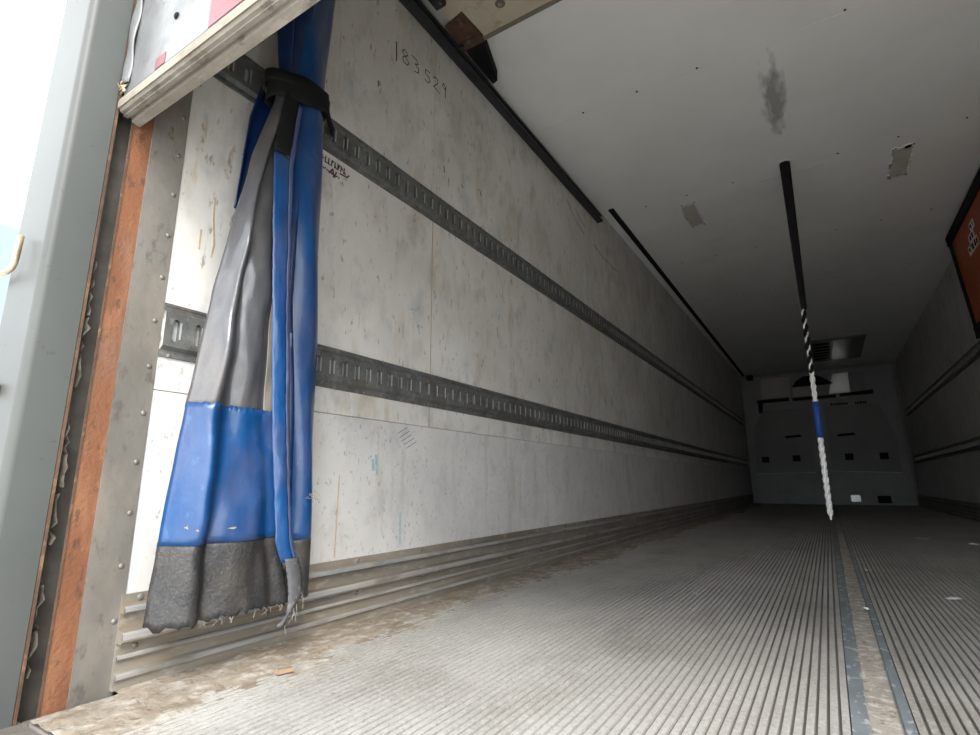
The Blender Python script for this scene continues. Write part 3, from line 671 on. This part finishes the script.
# ------------------------------------------------------------------ orange panel high on the right wall
op = thing('folded_divider', 'orange panel with black edging and a white sticker high on the right wall', 'panel', (1.17, 4.7, 1.58))
def px(z): return 1.103 + (2.41-z)/(2.41-1.58)*.055
def wedge(name, m, y0, y1, z0, z1, o0, o1):
    return MB().prism([(px(z0)+o0, z0), (px(z1)+o0, z1), (px(z1)+o1, z1), (px(z0)+o1, z0)], 'y', y0, y1).build(name, m, op)
wedge('panel_face', 'orange', 3.6, 5.50, 1.61, 2.33, .003, .055)
wedge('black_edging', 'black_matte', 3.6, 5.58, 2.33, 2.41, -.012, .10)
wedge('black_edging', 'black_matte', 5.50, 5.58, 1.60, 2.33, -.004, .06)
wedge('black_edging', 'black_matte', 3.6, 5.58, 1.58, 1.61, -.008, .06)
for y0, y1, z0, z1 in ((4.86, 5.14, 2.07, 2.14), (4.90, 5.06, 2.14, 2.20), (4.84, 4.96, 2.20, 2.26)):
    wedge('sticker', 'sticker_white', y0, y1, z0, z1-.0005, .0015, .003)
rnd = random.Random(2)
for y0, z0, h in ((4.87, 2.08, .048), (4.92, 2.08, .05), (4.985, 2.082, .045), (5.03, 2.085, .05), (5.085, 2.085, .04), (4.93, 2.15, .04), (4.99, 2.152, .035), (4.86, 2.21, .04), (4.91, 2.212, .035)):
    wedge('sticker_letter', 'black_matte', y0, y0+.012, z0, z0+h, .0006, .0015)
    wedge('sticker_letter', 'black_matte', y0+.012, y0+.034, z0+h*rnd.choice((0, .4, .72)), z0+h*rnd.choice((.8, .9, 1.0)), .0006, .0015)
MB().box((1.135, 5.40, 1.50), (1.175, 5.50, 1.585)).build('latch', 'black_matte', op, bevel=.004)

# ------------------------------------------------------------------ refrigeration bulkhead at the front
bk = thing('front_bulkhead', 'grey refrigeration bulkhead filling the dark front end of the trailer', 'bulkhead', (0, 11.27, .015))
YB = 11.27
def pan(name, m, poly, d0, d1): return MB().prism(poly, 'y', YB-d1, YB-d0).build(name, m, bk)
pan('backing', 'bulkhead', [(-1.225, .012), (1.19, .012), (1.165, 2.39), (-1.225, 2.39)], -.08, 0)
pan('air_cover', 'bulkhead_grey', [(-1.11, .555), (-.165, .575), (-.11, 1.72), (-.915, 1.72), (-1.08, 1.36)], 0, .06)
pan('air_cover', 'bulkhead_grey', [(.085, .59), (1.06, .55), (1.075, 1.12), (.90, 1.72), (.10, 1.72)], 0, .06)
pan('cover_edge', 'bulkhead_pink', [(-1.12, .535), (-.165, .555), (-.165, .572), (-1.11, .553)], 0, .075)
pan('cover_edge', 'bulkhead_pink', [(.085, .572), (1.065, .53), (1.065, .548), (.085, .588)], 0, .075)
for x, z in ((-.94, .805), (-.435, .816), (.365, .82), (.858, .82)):
    l_ = pan('latch', 'black_matte', [(x-.06, z-.055), (x+.06, z-.055), (x+.06, z+.055), (x-.06, z+.055)], .06, .075)
    c = MB().prism([(x-.015, z-.025), (x+.03, z-.025), (x+.03, z+.02), (x-.015, z+.02)], 'y', YB-.081, YB-.075).build('latch_plate', 'bulkhead_shiny', l_)
for x, z in ((-.447, 1.212), (.362, 1.204)):
    pan('handle', 'black_matte', [(x-.13, z-.028), (x+.02, z-.02), (x+.14, z-.012), (x+.12, z+.028), (x-.06, z+.02), (x-.12, z+.01)], .06, .075)
pan('shelf_bar', 'black_matte', [(-.97, 1.87), (-.44, 1.88), (-.44, 1.93), (-.97, 1.92)], 0, .09)
pan('shelf_bar', 'black_matte', [(-.38, 1.875), (.30, 1.875), (.30, 1.92), (-.38, 1.915)], 0, .09)
pan('shelf_bar', 'black_matte', [(.36, 1.885), (.85, 1.90), (.85, 1.96), (.36, 1.93)], 0, .09)
pan('bar_stub', 'black_matte', [(-.96, 1.68), (-.90, 1.68), (-.88, 1.87), (-.96, 1.87)], 0, .06)
pan('grille_panel', 'bulkhead_pink', [(-.88, 1.955), (-.41, 1.955), (-.39, 2.33), (-.87, 2.33)], 0, .04)
pan('grille_panel', 'bulkhead_pink', [(-.36, 1.95), (-.07, 1.95), (-.07, 2.12), (-.36, 2.12)], 0, .03)
pan('grille_panel', 'bulkhead_shiny', [(.20, 1.95), (.52, 1.95), (.53, 2.31), (.30, 2.31)], 0, .04)
pan('grille_panel', 'bulkhead_grey', [(.53, 1.95), (.76, 1.96), (.76, 2.31), (.54, 2.31)], 0, .03)
pan('fan_housing', 'black_matte', [(-.36, 2.13), (.28, 2.13), (.18, 2.22), (.05, 2.30), (-.16, 2.30), (-.28, 2.23)], 0, .10)
pan('corner_clip', 'black_matte', [(-1.10, 2.33), (-1.0, 2.33), (-1.0, 2.425), (-1.12, 2.425)], .0, .08)
rnd = random.Random(6)
lt = MB()
for x0, x1 in ((.20, .48), (.57, .76)):
    x = x0
    while x < x1-.02:
        wl_ = rnd.uniform(.018, .034); lt.box((x, YB-.003, 1.735), (x+wl_, YB-.0, 1.735+rnd.uniform(.035, .05))); x += wl_+.008
o = lt.build('dark_lettering', 'black_matte', bk); o['label'] = 'small dark lettering too dim to read'; o['kind'] = 'stuff'
pan('drain_box', 'bulkhead_shiny', [(.30, .06), (.44, .06), (.44, .17), (.30, .17)], 0, .05)
pan('drain_box', 'black_matte', [(.68, .04), (.86, .04), (.86, .16), (.68, .16)], 0, .05)
ad = thing('ceiling_unit', 'flat shiny slatted panel on the dark ceiling before the bulkhead', 'air outlet', (.35, 9.6, 2.40))  # flat box under the ceiling with a pale shiny panel and black slats
MB().box((.02, 8.9, 2.405), (.70, 10.45, H-.001)).build('unit_frame', 'bulkhead_grey', ad, bevel=.004)
MB().box((.30, 9.0, 2.400), (.52, 10.3, 2.4052)).build('unit_panel', 'bulkhead_shiny', ad)
for i in range(6): MB().box((.05, 9.05+i*.22, 2.399), (.26, 9.15+i*.22, 2.4052)).build('unit_slat', 'black_matte', ad)

# ------------------------------------------------------------------ litter on the floor
rnd = random.Random(9)
for i, (x, y, sz, lab) in enumerate(((.053, 2.134, .012, 'white paper scrap beside the centre floor channel'), (.314, 2.45, .03, 'long pale scrap on the ribs right of the floor channel'),
        (.097, 3.035, .012, 'tiny pale scrap by the far floor channel'), (.515, 4.88, .05, 'pale flat scrap on the dark far floor'), (.727, 4.571, .04, 'crumpled white scrap near the right frame edge'),
        (-.45, 2.1, .010, 'tiny white crumb on the ribs left of the channel'), (-.22, 3.6, .012, 'small white crumb on the far ribs'))):
    vs = []
    for j in range(6):
        a = 2*math.pi*j/6; vs.append((x+sz*rnd.uniform(.5, 1)*math.cos(a), y+sz*.7*rnd.uniform(.5, 1)*math.sin(a), .0012+rnd.uniform(0, .008)))
    vs += [(a, b, c+.002) for a, b, c in vs] + [(x, y, .014 if i == 4 else .006)]
    o = MB().add(vs, [(j, (j+1) % 6, 6+(j+1) % 6, 6+j) for j in range(6)] + [(6+j, 6+(j+1) % 6, 12) for j in range(6)] + [tuple(range(5, -1, -1))]).build('paper_scrap', 'flake')
    tag(o, lab, 'litter', 'scraps on the floor')
ch = MB().add([(-1.045, .80, .003), (-1.03, .835, .003), (-1.018, .832, .003), (-1.028, .798, .003), (-1.04, .803, .012), (-1.03, .830, .010), (-1.022, .829, .010), (-1.03, .800, .012)], [(3, 2, 1, 0), (4, 5, 6, 7), (0, 1, 5, 4), (1, 2, 6, 5), (2, 3, 7, 6), (3, 0, 4, 7)]).build('wood_chip', 'wood_chip')
tag(ch, 'small brown chip on the dusty floor below the curtain', 'litter', 'scraps on the floor')
